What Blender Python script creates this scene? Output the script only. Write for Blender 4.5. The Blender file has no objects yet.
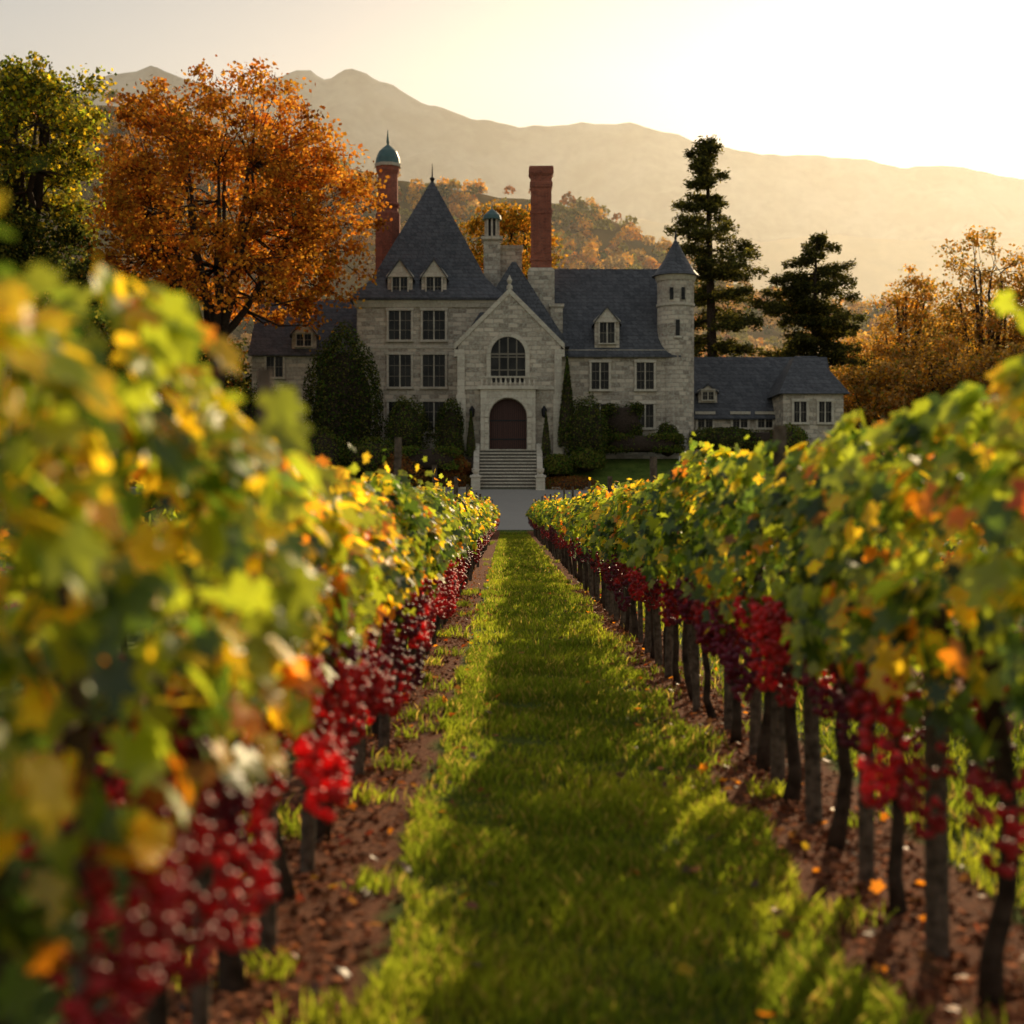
import bpy, bmesh, math, random
import numpy as np
from mathutils import Vector, Matrix
rng=np.random.default_rng(7); random.seed(7)
scene=bpy.context.scene
scene.view_settings.view_transform='Standard'
scene.view_settings.look='None'
scene.view_settings.exposure=0
F=1422.0; CAMZ=1.4
def X(px,Y): return (px-508)*Y/F
def Z(py,Y): return CAMZ+(508-py)*Y/F
SUN_AZ=math.radians(21); SUN_EL=math.radians(22)

# ------------------------------------------------------------ helpers
def link(o,parent=None):
    scene.collection.objects.link(o)
    if parent: o.parent=parent
    return o
def empty(name,loc=(0,0,0)):
    e=bpy.data.objects.new(name,None); e.empty_display_size=.3; link(e); return e
def mk(name,V,Fc,mat,col=None,smooth=False,parent=None):
    V=np.asarray(V,dtype=np.float32).reshape(-1,3); Fc=np.asarray(Fc,dtype=np.int32)
    n=Fc.shape[1]; me=bpy.data.meshes.new(name)
    me.vertices.add(len(V)); me.vertices.foreach_set('co',V.ravel())
    me.loops.add(Fc.size); me.loops.foreach_set('vertex_index',Fc.ravel())
    me.polygons.add(len(Fc)); me.polygons.foreach_set('loop_start',np.arange(0,Fc.size,n,dtype=np.int32))
    if smooth: me.polygons.foreach_set('use_smooth',np.ones(len(Fc),dtype=bool))
    me.update(calc_edges=True)
    if col is not None:
        a=me.attributes.new('Col','FLOAT_COLOR','POINT')
        c=np.ones((len(V),4),dtype=np.float32); c[:,:3]=col; a.data.foreach_set('color',c.ravel())
    me.materials.append(mat)
    return link(bpy.data.objects.new(name,me),parent)
def inst_arrays(TV,TF,R,P,S,C):
    N=len(P);k=len(TV)
    S=np.asarray(S)
    if S.ndim==1: V=np.einsum('nij,kj->nki',R,TV)*S[:,None,None]+P[:,None,:]
    else: V=np.einsum('nij,nkj->nki',R,TV[None]*S[:,None,:])+P[:,None,:]
    Fc=(TF[None]+(np.arange(N)*k)[:,None,None]).reshape(-1,TF.shape[1])
    return V.reshape(-1,3),Fc,np.repeat(C,k,axis=0)
def norm(v): return v/(np.linalg.norm(v,axis=-1,keepdims=True)+1e-9)
def frames(n,t):
    n=norm(n); t=norm(t-n*np.sum(n*t,axis=1,keepdims=True)); s=np.cross(t,n)
    return np.stack([s,t,n],axis=2)
def randdir(n): return norm(rng.normal(size=(n,3)))
class SN:  # smooth 1-3D noise by sines
    def __init__(s,seed,f0=1.0,octs=7):
        r=np.random.default_rng(seed); s.k=r.normal(size=(octs,3))*f0*np.geomspace(.5,3.2,octs)[:,None]; s.p=r.uniform(0,6.28,octs); s.a=np.geomspace(1,.45,octs)
    def __call__(s,P):
        P=np.atleast_2d(P); return (np.sin(P@s.k.T+s.p)*s.a).sum(1)/s.a.sum()*1.7
class Part:
    def __init__(s): s.V=[];s.F=[]
    def add(s,V,Fs):
        b=len(s.V); s.V+= [tuple(v) for v in V]; s.F+=[tuple(i+b for i in f) for f in Fs]
    def box(s,x0,x1,y0,y1,z0,z1):
        s.add([(x0,y0,z0),(x1,y0,z0),(x1,y1,z0),(x0,y1,z0),(x0,y0,z1),(x1,y0,z1),(x1,y1,z1),(x0,y1,z1)],
              [(0,3,2,1),(4,5,6,7),(0,1,5,4),(1,2,6,5),(2,3,7,6),(3,0,4,7)])
    def rings(s,rs):
        n=len(rs[0]);V=[p for r in rs for p in r];Fs=[]
        for i in range(len(rs)-1):
            for j in range(n):
                a=i*n+j;b=i*n+(j+1)%n; Fs.append((a,b,b+n,a+n))
        Fs.append(tuple(range(n-1,-1,-1))); Fs.append(tuple((len(rs)-1)*n+j for j in range(n)))
        s.add(V,Fs)
    def lathe(s,cx,cy,prof,n=16,rot=0):
        s.rings([[(cx+r*math.cos(rot+2*math.pi*j/n),cy+r*math.sin(rot+2*math.pi*j/n),z) for j in range(n)] for r,z in prof])
    def sq(s,cx,cy,prof):
        s.rings([[(cx-hx,cy-hy,z),(cx+hx,cy-hy,z),(cx+hx,cy+hy,z),(cx-hx,cy+hy,z)] for hx,hy,z in prof])
    def prismY(s,poly,y0,y1): # poly of (x,z) ccw seen from -Y
        n=len(poly); V=[(x,y0,z) for x,z in poly]+[(x,y1,z) for x,z in poly]
        s.add(V,[tuple(range(n)),tuple(range(2*n-1,n-1,-1))]+[(i,i+n,(i+1)%n+n,(i+1)%n) for i in range(n)])
    def prismX(s,poly,x0,x1): # poly of (y,z)
        n=len(poly); V=[(x0,y,z) for y,z in poly]+[(x1,y,z) for y,z in poly]
        s.add(V,[tuple(range(n-1,-1,-1)),tuple(range(n,2*n))]+[(i,(i+1)%n,(i+1)%n+n,i+n) for i in range(n)])
    def tube(s,pts,rad,n=7):
        pts=[Vector(p) for p in pts]; rs=[]
        for i,p in enumerate(pts):
            d=(pts[min(i+1,len(pts)-1)]-pts[max(i-1,0)]).normalized()
            u=d.cross(Vector((.31,.95,.1))).normalized(); v=d.cross(u)
            rs.append([tuple(p+(u*math.cos(6.2832*j/n)+v*math.sin(6.2832*j/n))*rad[i]) for j in range(n)])
        s.rings(rs)
    def make(s,name,mat,parent=None,bevel=0,smooth=False):
        me=bpy.data.meshes.new(name); me.from_pydata(s.V,[],s.F); me.validate()
        bm=bmesh.new(); bm.from_mesh(me); bmesh.ops.recalc_face_normals(bm,faces=bm.faces); bm.to_mesh(me); bm.free()
        me.materials.append(mat)
        if smooth: me.polygons.foreach_set('use_smooth',np.ones(len(me.polygons),dtype=bool))
        o=link(bpy.data.objects.new(name,me),parent)
        if bevel:
            m=o.modifiers.new('b','BEVEL'); m.width=bevel; m.segments=1; m.limit_method='ANGLE'
        return o

# ------------------------------------------------------------ materials
class M:
    def __init__(s,name):
        s.m=bpy.data.materials.new(name); s.m.use_nodes=True; s.t=s.m.node_tree; s.t.nodes.clear()
        s.out=s.n('ShaderNodeOutputMaterial')
    def n(s,typ,**k):
        nd=s.t.nodes.new(typ)
        for a,b in k.items(): setattr(nd,a,b)
        return nd
    def l(s,a,b): s.t.links.new(a,b)
    def set(s,sock,v):
        if hasattr(v,'is_linked') or isinstance(v,bpy.types.NodeSocket): s.l(v,sock)
        else: sock.default_value=v
    def math(s,op,a,b=0.0,c=None,clamp=False):
        nd=s.n('ShaderNodeMath',operation=op); nd.use_clamp=clamp
        s.set(nd.inputs[0],a); s.set(nd.inputs[1],b)
        if c is not None: s.set(nd.inputs[2],c)
        return nd.outputs[0]
    def mix(s,f,a,b,blend='MIX'):
        nd=s.n('ShaderNodeMix',data_type='RGBA',blend_type=blend)
        s.set(nd.inputs[0],f); s.set(nd.inputs[6],a if not isinstance(a,tuple) else (*a,1)); s.set(nd.inputs[7],b if not isinstance(b,tuple) else (*b,1))
        return nd.outputs[2]
    def pos(s): return s.n('ShaderNodeNewGeometry').outputs['Position']
    def noise(s,scale,detail=4,vec=None,rough=.55):
        nd=s.n('ShaderNodeTexNoise'); nd.inputs['Scale'].default_value=scale; nd.inputs['Detail'].default_value=detail; nd.inputs['Roughness'].default_value=rough
        s.l(vec if vec is not None else s.pos(),nd.inputs['Vector']); return nd.outputs['Fac']
    def ramp(s,f,stops):
        nd=s.n('ShaderNodeValToRGB'); e=nd.color_ramp.elements
        while len(e)<len(stops): e.new(.5)
        for i,(p,c) in enumerate(stops): e[i].position=p; e[i].color=(*c,1) if len(c)==3 else c
        s.l(f,nd.inputs[0]); return nd.outputs[0]
    def pbr(s,col,rough=.8,bump=None,bs=.3,bd=.02,spec=.3,metal=0):
        p=s.n('ShaderNodeBsdfPrincipled'); s.set(p.inputs['Base Color'],col if not isinstance(col,tuple) else (*col,1))
        s.set(p.inputs['Roughness'],rough); p.inputs['Specular IOR Level'].default_value=spec; p.inputs['Metallic'].default_value=metal
        if bump is not None:
            b=s.n('ShaderNodeBump'); b.inputs['Strength'].default_value=bs; b.inputs['Distance'].default_value=bd; s.l(bump,b.inputs['Height']); s.l(b.outputs[0],p.inputs['Normal'])
        s.l(p.outputs[0],s.out.inputs[0]); return s.m
def leafmat(name,trans=.45,gloss=.06,gain=1.5,rough=.45):
    m=M(name); a=m.n('ShaderNodeAttribute',attribute_name='Col'); c=a.outputs['Color']
    d=m.n('ShaderNodeBsdfDiffuse'); m.l(c,d.inputs[0]); sh=d.outputs[0]
    if trans>0:
        t=m.n('ShaderNodeBsdfTranslucent'); tc=m.mix(1.0,c,(gain,gain*.92,gain*.6),'MULTIPLY'); m.l(tc,t.inputs[0])
        x=m.n('ShaderNodeMixShader'); x.inputs[0].default_value=trans; m.l(d.outputs[0],x.inputs[1]); m.l(t.outputs[0],x.inputs[2]); sh=x.outputs[0]
    if gloss>0:
        g=m.n('ShaderNodeBsdfGlossy'); g.inputs['Roughness'].default_value=rough; g.inputs[0].default_value=(.8,.8,.8,1)
        y=m.n('ShaderNodeMixShader'); y.inputs[0].default_value=gloss; m.l(sh,y.inputs[1]); m.l(g.outputs[0],y.inputs[2]); sh=y.outputs[0]
    m.l(sh,m.out.inputs[0]); return m.m
MLEAF=leafmat('vine_leaf',.55,.04,2.9,.38)
MTREE=leafmat('tree_leaf',.55,0,2.1)
MPINE=leafmat('pine_needles',.4,0,1.9)
MNEED=leafmat('needles',.25,0,1.6)
MGRASS=leafmat('grass_blade',.55,0,2.6)
m=M('bark'); nz=m.noise(14,3); MBARK=m.pbr(m.ramp(nz,[(.3,(.022,.015,.011)),(.7,(.085,.06,.045))]),.9,spec=.1)
m=M('post_wood'); nz=m.noise(25,4); MPOST=m.pbr(m.ramp(nz,[(.3,(.04,.03,.022)),(.7,(.17,.13,.10))]),.9,nz,.7,.01,.15)
m=M('wire'); MWIRE=m.pbr((.015,.015,.015),.9,spec=.1)
m=M('grape'); a=m.n('ShaderNodeAttribute',attribute_name='Col')
p=m.n('ShaderNodeBsdfPrincipled'); m.l(a.outputs['Color'],p.inputs['Base Color']); p.inputs['Roughness'].default_value=.4
t=m.n('ShaderNodeBsdfTranslucent'); m.l(m.mix(1.0,a.outputs['Color'],(2.2,1.5,1.5),'MULTIPLY'),t.inputs[0])
x=m.n('ShaderNodeMixShader'); x.inputs[0].default_value=.35; m.l(p.outputs[0],x.inputs[1]); m.l(t.outputs[0],x.inputs[2]); m.l(x.outputs[0],m.out.inputs[0]); MGRAPE=m.m

def masonry(name,c1,c2,mortar,bw,bh,ms=.02,warp=.06,rough=.9,bd=.03,stain=.5,spec=.3):
    m=M(name); sep=m.n('ShaderNodeSeparateXYZ'); m.l(m.pos(),sep.inputs[0])
    u=m.math('ADD',sep.outputs[0],sep.outputs[1]); cb=m.n('ShaderNodeCombineXYZ')
    n1=m.noise(1.6,3); n2=m.noise(2.3,3)
    m.l(m.math('MULTIPLY_ADD',m.math('SUBTRACT',n1,.5),warp*6,u),cb.inputs[0]); m.l(m.math('MULTIPLY_ADD',m.math('SUBTRACT',n2,.5),warp*2,sep.outputs[2]),cb.inputs[1])
    b=m.n('ShaderNodeTexBrick'); m.l(cb.outputs[0],b.inputs['Vector']); b.inputs['Scale'].default_value=1; b.inputs['Brick Width'].default_value=bw; b.inputs['Row Height'].default_value=bh
    b.inputs['Mortar Size'].default_value=ms; b.inputs['Mortar Smooth'].default_value=.4; b.inputs['Bias'].default_value=-.1
    b.inputs['Color1'].default_value=(*c1,1); b.inputs['Color2'].default_value=(*c2,1); b.inputs['Mortar'].default_value=(*mortar,1)
    st=m.noise(.35,5); st2=m.noise(6,4)
    c=m.mix(m.math('MULTIPLY',m.math('SUBTRACT',st,.35,clamp=True),stain*3,clamp=True),b.outputs['Color'],tuple(v*.55 for v in c2))
    c=m.mix(m.math('MULTIPLY',m.math('SUBTRACT',st2,.45,clamp=True),2.2,clamp=True),c,tuple(min(v*1.25,.72) for v in c1))
    h=m.math('ADD',m.math('MULTIPLY',b.outputs['Fac'],-1.0),m.math('MULTIPLY',st2,.8))
    return m.pbr(c,rough,h,.9,bd,spec)
MSTONE=masonry('rubble_stone',(.72,.60,.47),(.24,.19,.15),(.48,.40,.32),.66,.31,.035,stain=.22)
MTRIM=masonry('dressed_stone',(.66,.57,.46),(.50,.43,.34),(.33,.28,.23),.9,.45,.01,.01,.8,.01,.22)
MSTEP=masonry('shaded_step_stone',(.15,.13,.11),(.10,.09,.075),(.1,.09,.075),1.3,5,.008,.01,.8,.01,.3)  # risers coloured dark to stand for the shadow lines between treads
MBRICK=masonry('red_brick',(.46,.14,.08),(.25,.075,.05),(.33,.22,.17),.3,.11,.012,.005)
MSLATE=masonry('slate',(.11,.11,.12),(.05,.052,.06),(.03,.03,.032),.40,.30,.02,.01,.6,.02,.3)
m=M('copper_green'); MCOP=m.pbr(m.ramp(m.noise(2,4),[(.3,(.06,.12,.12)),(.7,(.1,.17,.16))]),.5)
m=M('window_glass'); MGLASS=m.pbr(m.ramp(m.noise(.9,2),[(.4,(.006,.006,.006)),(.65,(.03,.028,.025))]),.2,m.noise(1.5,2),.06,.05,.15)
m=M('window_frame'); MFRAME=m.pbr((.2,.17,.13),.6)
m=M('door_wood'); w=m.n('ShaderNodeTexWave'); w.inputs['Scale'].default_value=2.2; w.inputs['Distortion'].default_value=1; m.l(m.pos(),w.inputs[0]); MDOOR=m.pbr(m.ramp(w.outputs['Fac'],[(.1,(.025,.007,.005)),(.6,(.07,.022,.014))]),.5)
m=M('white_paint'); MWHITE=m.pbr((.8,.78,.75),.5)
m=M('iron'); MIRON=m.pbr((.02,.02,.022),.5,metal=.5)
m=M('gravel_drive'); nz=m.noise(18,5); n0=m.noise(.5,3); c=m.mix(n0,m.ramp(nz,[(.3,(.19,.17,.15)),(.7,(.38,.35,.31))]),(.34,.31,.27)); MDRIVE=m.pbr(c,.85,nz,.5,.01)
# ground
m=M('ground'); sep=m.n('ShaderNodeSeparateXYZ'); m.l(m.pos(),sep.inputs[0]); gx,gy=sep.outputs[0],sep.outputs[1]
w=m.math('WRAP',m.math('ADD',gx,.8),1.08,-1.08); d=m.math('ABSOLUTE',w)
d=m.math('MULTIPLY_ADD',m.math('SUBTRACT',m.noise(2.2,3),.5),.3,d)
soil=m.math('MULTIPLY',m.math('SUBTRACT',.42,d),14,clamp=True)
soil=m.math('MULTIPLY',soil,m.math('MULTIPLY',m.math('SUBTRACT',75.5,gy),1,clamp=True))
soil=m.math('MULTIPLY',soil,m.math('SUBTRACT',13,m.math('ABSOLUTE',gx),clamp=True))
fn=m.noise(40,5,rough=.75); sc=m.ramp(fn,[(.3,(.05,.02,.012)),(.5,(.20,.075,.04)),(.65,(.40,.17,.09)),(.78,(.5,.28,.18))])
sc=m.mix(m.math('MULTIPLY',m.noise(1.3,3),.4),sc,(.12,.045,.024))
gc=m.ramp(m.noise(1.1,5,rough=.65),[(.3,(.04,.065,.010)),(.5,(.075,.115,.017)),(.7,(.12,.155,.025))])
gc=m.mix(m.math('MULTIPLY',m.math('SUBTRACT',m.noise(7,4),.48,clamp=True),3,clamp=True),gc,(.15,.16,.04))
MGROUND=m.pbr(m.mix(soil,gc,sc),.95,fn,.9,.04,.1)
def hillmat(name,stops,sc_):
    m=M(name); nz=m.noise(sc_,6,rough=.6); return m.pbr(m.ramp(nz,stops),1,nz,.5,sc_ and 2/sc_*.02,0)
MHILL=hillmat('woodland_floor',[(.35,(.06,.05,.02)),(.65,(.14,.08,.025))],.05)
MMT=hillmat('mountain_rock',[(.38,(.05,.065,.07)),(.62,(.19,.20,.19))],.009)
MMT2=hillmat('ridge_wood',[(.35,(.10,.085,.05)),(.65,(.20,.14,.07))],.02)

# ------------------------------------------------------------ terrain
TY=[-40,0,72,76,80,90,95,101,104,170,600,7000]; TZ=[0,0,0,.25,.84,1.9,2.65,4.9,5.0,5,6,6]
def zt(x,y): return np.interp(y,TY,TZ)
xs=np.concatenate([-np.geomspace(7000,14,24),np.arange(-12,12.1,.5),np.geomspace(14,7000,24)])
ys=np.concatenate([np.arange(-60,0,4),np.arange(0,110,.5),np.arange(110,200,6),np.geomspace(210,7000,24)])
gxx,gyy=np.meshgrid(xs,ys); gz=zt(gxx,gyy)+np.where((gyy<72),.012*np.sin(gxx*3.1+gyy*1.3)*np.sin(gyy*2.1),0)
V=np.stack([gxx,gyy,gz],-1).reshape(-1,3); nx=len(xs); idx=(np.arange(len(ys)-1)[:,None]*nx+np.arange(nx-1)[None]).ravel()
mk('ground',V,np.stack([idx,idx+1,idx+nx+1,idx+nx],1),MGROUND,smooth=True)
# drive
st=[(75.5,-.9,1.9),(78,-1.3,2.6),(82,-2.0,3.6),(86,-3.4,5.0),(89,-7,9),(90.2,-26,30),(94.6,-26,30),(94.9,-4.6,7)]
yy=np.linspace(75.5,94.9,80); L=np.interp(yy,[s[0] for s in st],[s[1] for s in st]); R_=np.interp(yy,[s[0] for s in st],[s[2] for s in st])
tt=np.linspace(0,1,40); V=np.array([[l+(r-l)*t,y,float(zt(0,y))+.02] for y,l,r in zip(yy,L,R_) for t in tt]); idx=(np.arange(79)[:,None]*40+np.arange(39)[None]).ravel()
mk('driveway',V,np.stack([idx,idx+1,idx+41,idx+40],1),MDRIVE,smooth=True)
k=Part()
for sgn,xa,xb in ((-1,-26,-2.5),(1,2.9,30)):
    k.box(xa,xb,94.9,95.1,2.4,2.8)
k.make('driveway_kerb',MTRIM,bevel=.02)

# ------------------------------------------------------------ leaf templates
def polar_leaf(prof):
    pts=[(0,0,0)]
    full=[(a,r) for a,r in prof]+[(-a,r) for a,r in reversed(prof[1:-1])]
    for a,r in full:
        a=math.radians(a); x=math.sin(a)*r; y=math.cos(a)*r
        pts.append((x*.5,y*.5+.1,-.10*(x*x+y*y)+.10*abs(x)))
    n=len(full); return np.array(pts),np.array([(0,i+1,(i+1)%n+1) for i in range(n)])
LV,LF=polar_leaf([(0,1.05),(14,.78),(26,.62),(42,.84),(55,.95),(68,.7),(80,.55),(98,.72),(115,.78),(135,.6),(158,.62),(180,.2)])
LV2,LF2=polar_leaf([(0,1.05),(27,.66),(52,.95),(80,.6),(112,.78),(180,.3)])
QV=np.array([(-.3,0,.0),(0,-.5,-.05),(.3,0,.0),(0,.5,.04)]); QF=np.array([(0,1,2,3)])
QV=QV*np.array([1.3,1,1])
PAL={'dg':(.035,.065,.012),'g':(.08,.14,.018),'yg':(.25,.31,.028),'y':(.60,.43,.025),'o':(.60,.22,.018),'r':(.36,.07,.02),'b':(.17,.08,.03)}
def pick(w,n):
    ks=list(w); p=np.array([w[k] for k in ks],float); c=np.array([PAL[k] for k in ks])[rng.choice(len(ks),n,p=p/p.sum())]
    return c*rng.uniform(.7,1.3,(n,1))
def ico(sub):
    bm=bmesh.new(); bmesh.ops.create_icosphere(bm,subdivisions=sub,radius=1); v=np.array([q.co[:] for q in bm.verts]); f=np.array([[q.index for q in ff.verts] for ff in bm.faces]); bm.free(); return v,f
I1=ico(1); I2=ico(2)

# ------------------------------------------------------------ vines
def vine_row(x0,y0,y1,seed,dens=(620,230),side_col=0,detail=True,prof=((0,1.72),(8,1.72),(30,1.58)),hamp=.10,gth=-.35):
    root=empty('grapevine_row'); nH=SN(seed,1.3); nC=SN(seed+1,1.5); nT=SN(seed+2,1.8); nG=SN(seed+4,1.2)
    Vs=[];
    Hb=lambda y: np.interp(y,[p[0] for p in prof],[p[1] for p in prof])
    for (a,b,dn,sz,T) in ((y0,min(y1,17),dens[0],.125,(LV,LF)),(17,40,dens[1]*1.25,.15,(LV2,LF2)),(40,y1,dens[1]*.8,.19,(LV2,LF2))):
        if b<=a: continue
        n=int((b-a)*dn); yv=rng.uniform(a,b,n)
        H=Hb(yv)+hamp*nH(np.stack([0*yv,yv*2.2,0*yv],1))+.05*np.sin(yv*7.4)
        th=.25+.08*nT(np.stack([yv*0,yv*3,yv*0],1))
        t=rng.uniform(0,1,n)**.85
        zb=.86+.12*nG(np.stack([yv*0,yv*4,yv*0+3],1))
        zv=zb+(H-zb)*t
        pf=np.clip(np.sin(np.clip(t*.8+.2,0,1)*np.pi)**.45,0.15,1)
        sd=np.where(rng.random(n)<.5,-1,1); off=sd*th*pf*np.sqrt(rng.uniform(.15,1.25,n))
        lump=1+.34*SN(seed+7,4.0)(np.stack([sd*2.,yv,zv],1))
        xv=x0+off*lump
        gap=SN(seed+8,2.6)(np.stack([yv*0,yv,zv*1.3],1)); keep=~((gap>.75))
        nrm=np.stack([sd*(.9),rng.normal(0,.2,n)-.25,.45+.6*t],1)+rng.normal(0,.55,(n,3))
        tip=np.stack([sd*.3,rng.normal(0,.5,n),-np.ones(n)],1)+rng.normal(0,.35,(n,3))
        R=frames(nrm,tip)
        cn=nC(np.stack([sd*.6,yv*.7,zv*2.0],1))
        C=pick({'dg':3,'g':5,'yg':5,'y':.3},n)
        ylw=pick({'yg':5,'y':3.6,'o':.6},n); orr=pick({'y':2.5,'o':3.5,'r':.3,'b':.4},n)
        pr=rng.random(n)
        my=pr<np.clip(.20+side_col+.36*cn+.50*(t-.45),0.03,.85); C[my]=ylw[my]
        mo=rng.random(n)<np.clip(.01+.11*cn+side_col*.22+(.03 if a<17 else 0),.005,.25); C[mo]=orr[mo]
        S=sz*rng.uniform(.55,1.25,n)
        P=np.stack([xv,yv,zv],1)
        Vs.append((T,R[keep],P[keep],S[keep],C[keep]))
        ns=int((b-a)*(2.6 if a<17 else 1.2)); sy=rng.uniform(a,b,ns); pp=[]
        for q in sy:
            hh=float(Hb(q))-.04+hamp*float(nH([[0,q*2.2,0]])[0]); L_=rng.uniform(.06,.30); lx,ly=rng.normal(0,.1,2); k_=max(3,int(L_/.045))
            bx=x0+rng.normal(0,.09)
            for j in range(k_):
                f=j/k_; pp.append((bx+lx*f+rng.normal(0,.03),q+ly*f+rng.normal(0,.03),hh+L_*f,f))
        pp=np.array(pp); nn=len(pp); R=frames(randdir(nn)+np.array([0,-.3,.3]),randdir(nn)+np.array([0,0,-.4]))
        C=pick({'yg':4,'y':4,'o':1.2,'g':2},nn); Vs.append((T,R,pp[:,:3],sz*(1-.5*pp[:,3])*rng.uniform(.6,1,nn),C))
    for i,(T,R,P,S,C) in enumerate(Vs):
        a=inst_arrays(T[0],T[1],R,P,S,C); mk('leaves',a[0],a[1],MLEAF,a[2],False,root)
    tr=Part(); po=Part(); y=y0+.4; i=0
    while y<y1:
        r=rng.uniform(.020,.034); lx,ly=rng.normal(0,.05,2); pts=[]
        for j in range(7):
            f=j/6; pts.append((x0+lx*math.sin(f*3)+rng.normal(0,.012),y+ly*f+rng.normal(0,.015),-.04+f*1.06))
        tr.tube(pts,[r*1.5,r*1.1,r,r*.95,r,r*1.15,r*.8],6)
        for s_ in(-1,1): tr.tube([pts[-1],(x0+rng.normal(0,.02),y+s_*.22,1.0+rng.normal(0,.03)),(x0,y+s_*.5,.98+rng.normal(0,.03))],[r*.8,r*.6,r*.4],5)
        if detail or i%2==0:
            py=y+rng.uniform(.35,.5); px_=x0+rng.normal(0,.03); w_=rng.uniform(.026,.038); ln=rng.normal(0,.03)
            tall=(i%6==2)
            h_=1.8+rng.uniform(0,.1) if tall else rng.uniform(1.0,1.35)
            po.tube([(px_,py,-.05),(px_+ln*.5,py,.5),(px_+ln,py+ln*.5,h_)],[w_,w_*.96,w_*.9],8 if detail else 5)
        y+=rng.uniform(.85,1.0) if detail else 1.5; i+=1
    tr.make('vine_trunks',MBARK,root,smooth=True); po.make('trellis_posts',MPOST,root)
    wi=Part()
    for zz in (.46,1.02,1.4):
        pts=[];yw=y0
        while yw<y1: pts.append((x0+.03,yw,zz-(.03*math.sin(yw*1.1)**2 if zz<.5 else 0))); yw+=.5
        wi.tube(pts,[.006 if zz<.5 else .002]*len(pts),4)
    wi.make('trellis_wires',MWIRE,root)
    for (a,b,per,nb,I) in ((y0,min(13,y1),9.5 if detail else 1.5,62,I2),(13,y1,5.0 if detail else 1.0,24,I1)):
        n=int((b-a)*per)
        if n<=0: continue
        cy=rng.uniform(a,b,n); cl=SN(seed+11,2.4)(np.stack([cy*0,cy*2,cy*0],1)); cy=cy[cl>gth]; n=len(cy)
        sd=np.where(rng.random(n)<.35,-1,1)*(1 if x0<0 else -1); cx=x0+sd*rng.uniform(.10,.32,n); cz=rng.uniform(.72,1.02,n); ln=rng.uniform(.16,.28,n)
        tq=rng.uniform(0,1,(n,nb))**.8; ang=rng.uniform(0,6.28,(n,nb)); rr=ln[:,None]*.32*np.sqrt(np.sin(np.clip(tq*.72+.26,0,1)*np.pi))*np.sqrt(rng.uniform(.45,1,(n,nb)))
        P=np.stack([cx[:,None]+rr*np.cos(ang),cy[:,None]+rr*np.sin(ang),cz[:,None]-tq*ln[:,None]],-1).reshape(-1,3)
        base=np.where(rng.random((n,1))<(.75 if x0<0 else .45),np.array([[.50,.035,.045]]),np.array([[.20,.02,.055]]))*rng.uniform(.65,1.3,(n,1))
        if I is I1: base=base*.75
        C=np.repeat(base,nb,axis=0)*rng.uniform(.7,1.4,(n*nb,1))
        S=rng.uniform(.0115,.016,n*nb)*(1.0 if I is I2 else 1.3); R=np.tile(np.eye(3),(n*nb,1,1))
        q=inst_arrays(I[0],I[1],R,P,S,C); mk('grape_bunches',q[0],q[1],MGRAPE,q[2],True,root)
    return root
XL,XR=-.8,1.36
vine_row(XL,1.9,73.5,10,side_col=.24,prof=((0,1.78),(2.6,1.72),(3.6,1.56),(8,1.54),(30,1.52)),gth=-.7)
vine_row(XR,-1.0,73.5,30,side_col=-.04,prof=((0,1.76),(6,1.72),(10,1.62),(30,1.51)),hamp=.15,gth=-.5)  # less yellow leaf mix: the shade on this row's near side is in the colour
vine_row(XL-2.16,3,73.5,50,dens=(110,80),detail=False,prof=((0,1.6),(80,1.5)))
vine_row(XR+2.16,2,73.5,60,dens=(130,90),detail=False,prof=((0,1.5),(80,1.45)))

# ------------------------------------------------------------ grass
BV=np.array([(-.5,0,0),(.5,0,0),(.38,0,.55),(-.38,.12,.55),(.0,.45,1.0)])
BF3=np.array([(0,1,2),(0,2,3),(3,2,4)])
def blades(name,x,y,h,w,C):
    n=len(x); a=rng.uniform(0,6.283,n); ln=rng.uniform(.3,1.3,n)
    P=np.stack([x,y,zt(x,y)-.005],1)
    R=np.zeros((n,3,3)); R[:,0,0]=np.cos(a);R[:,1,0]=np.sin(a);R[:,0,1]=-np.sin(a)*ln;R[:,1,1]=np.cos(a)*ln;R[:,2,2]=1
    S=np.stack([w,h,h],1); q=inst_arrays(BV,BF3,R,P,S,C); return mk(name,q[0],q[1],MGRASS,q[2])
def gcol(n,x,y):
    g=SN(99,2.5)(np.stack([x,y,0*x],1))[:,None]
    c=np.where(rng.random((n,1))<.12,np.array([[.32,.25,.08]]),np.array([[.135,.185,.02]])*(1+.35*g)+np.array([[.06,.03,0]])*np.clip(g,0,1))
    return c*rng.uniform(.6,1.4,(n,1))
def lane(x0,x1,specs,name):
    Xs=[];Ys=[];H=[];W=[]
    for a,b,d,h,w in specs:
        n=int((b-a)*(x1-x0)*d); x=rng.uniform(x0,x1,n); y=rng.uniform(a,b,n)
        e=np.minimum(x-x0,x1-x); k=(e+.10*SN(5,3)(np.stack([x,y,0*x],1)))>.04; x,y=x[k],y[k]
        cl=1+.5*SN(8,5)(np.stack([x,y,0*x],1)); Xs.append(x);Ys.append(y);H.append(h*rng.uniform(.5,1.3,len(x))*cl);W.append(w*rng.uniform(.7,1.3,len(x)))
    x=np.concatenate(Xs);y=np.concatenate(Ys); blades(name,x,y,np.concatenate(H),np.concatenate(W),gcol(len(x),x,y))
lane(XL+.36,XR-.22,[(2.2,7,5000,.055,.0042),(7,14,2400,.06,.006),(14,30,900,.065,.011),(30,74,260,.07,.022)],'grass')
lane(XR+.36,XR+1.9,[(3,12,900,.09,.007),(12,30,300,.09,.014)],'grass')
wx=[];wy=[];wh=[]
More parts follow.
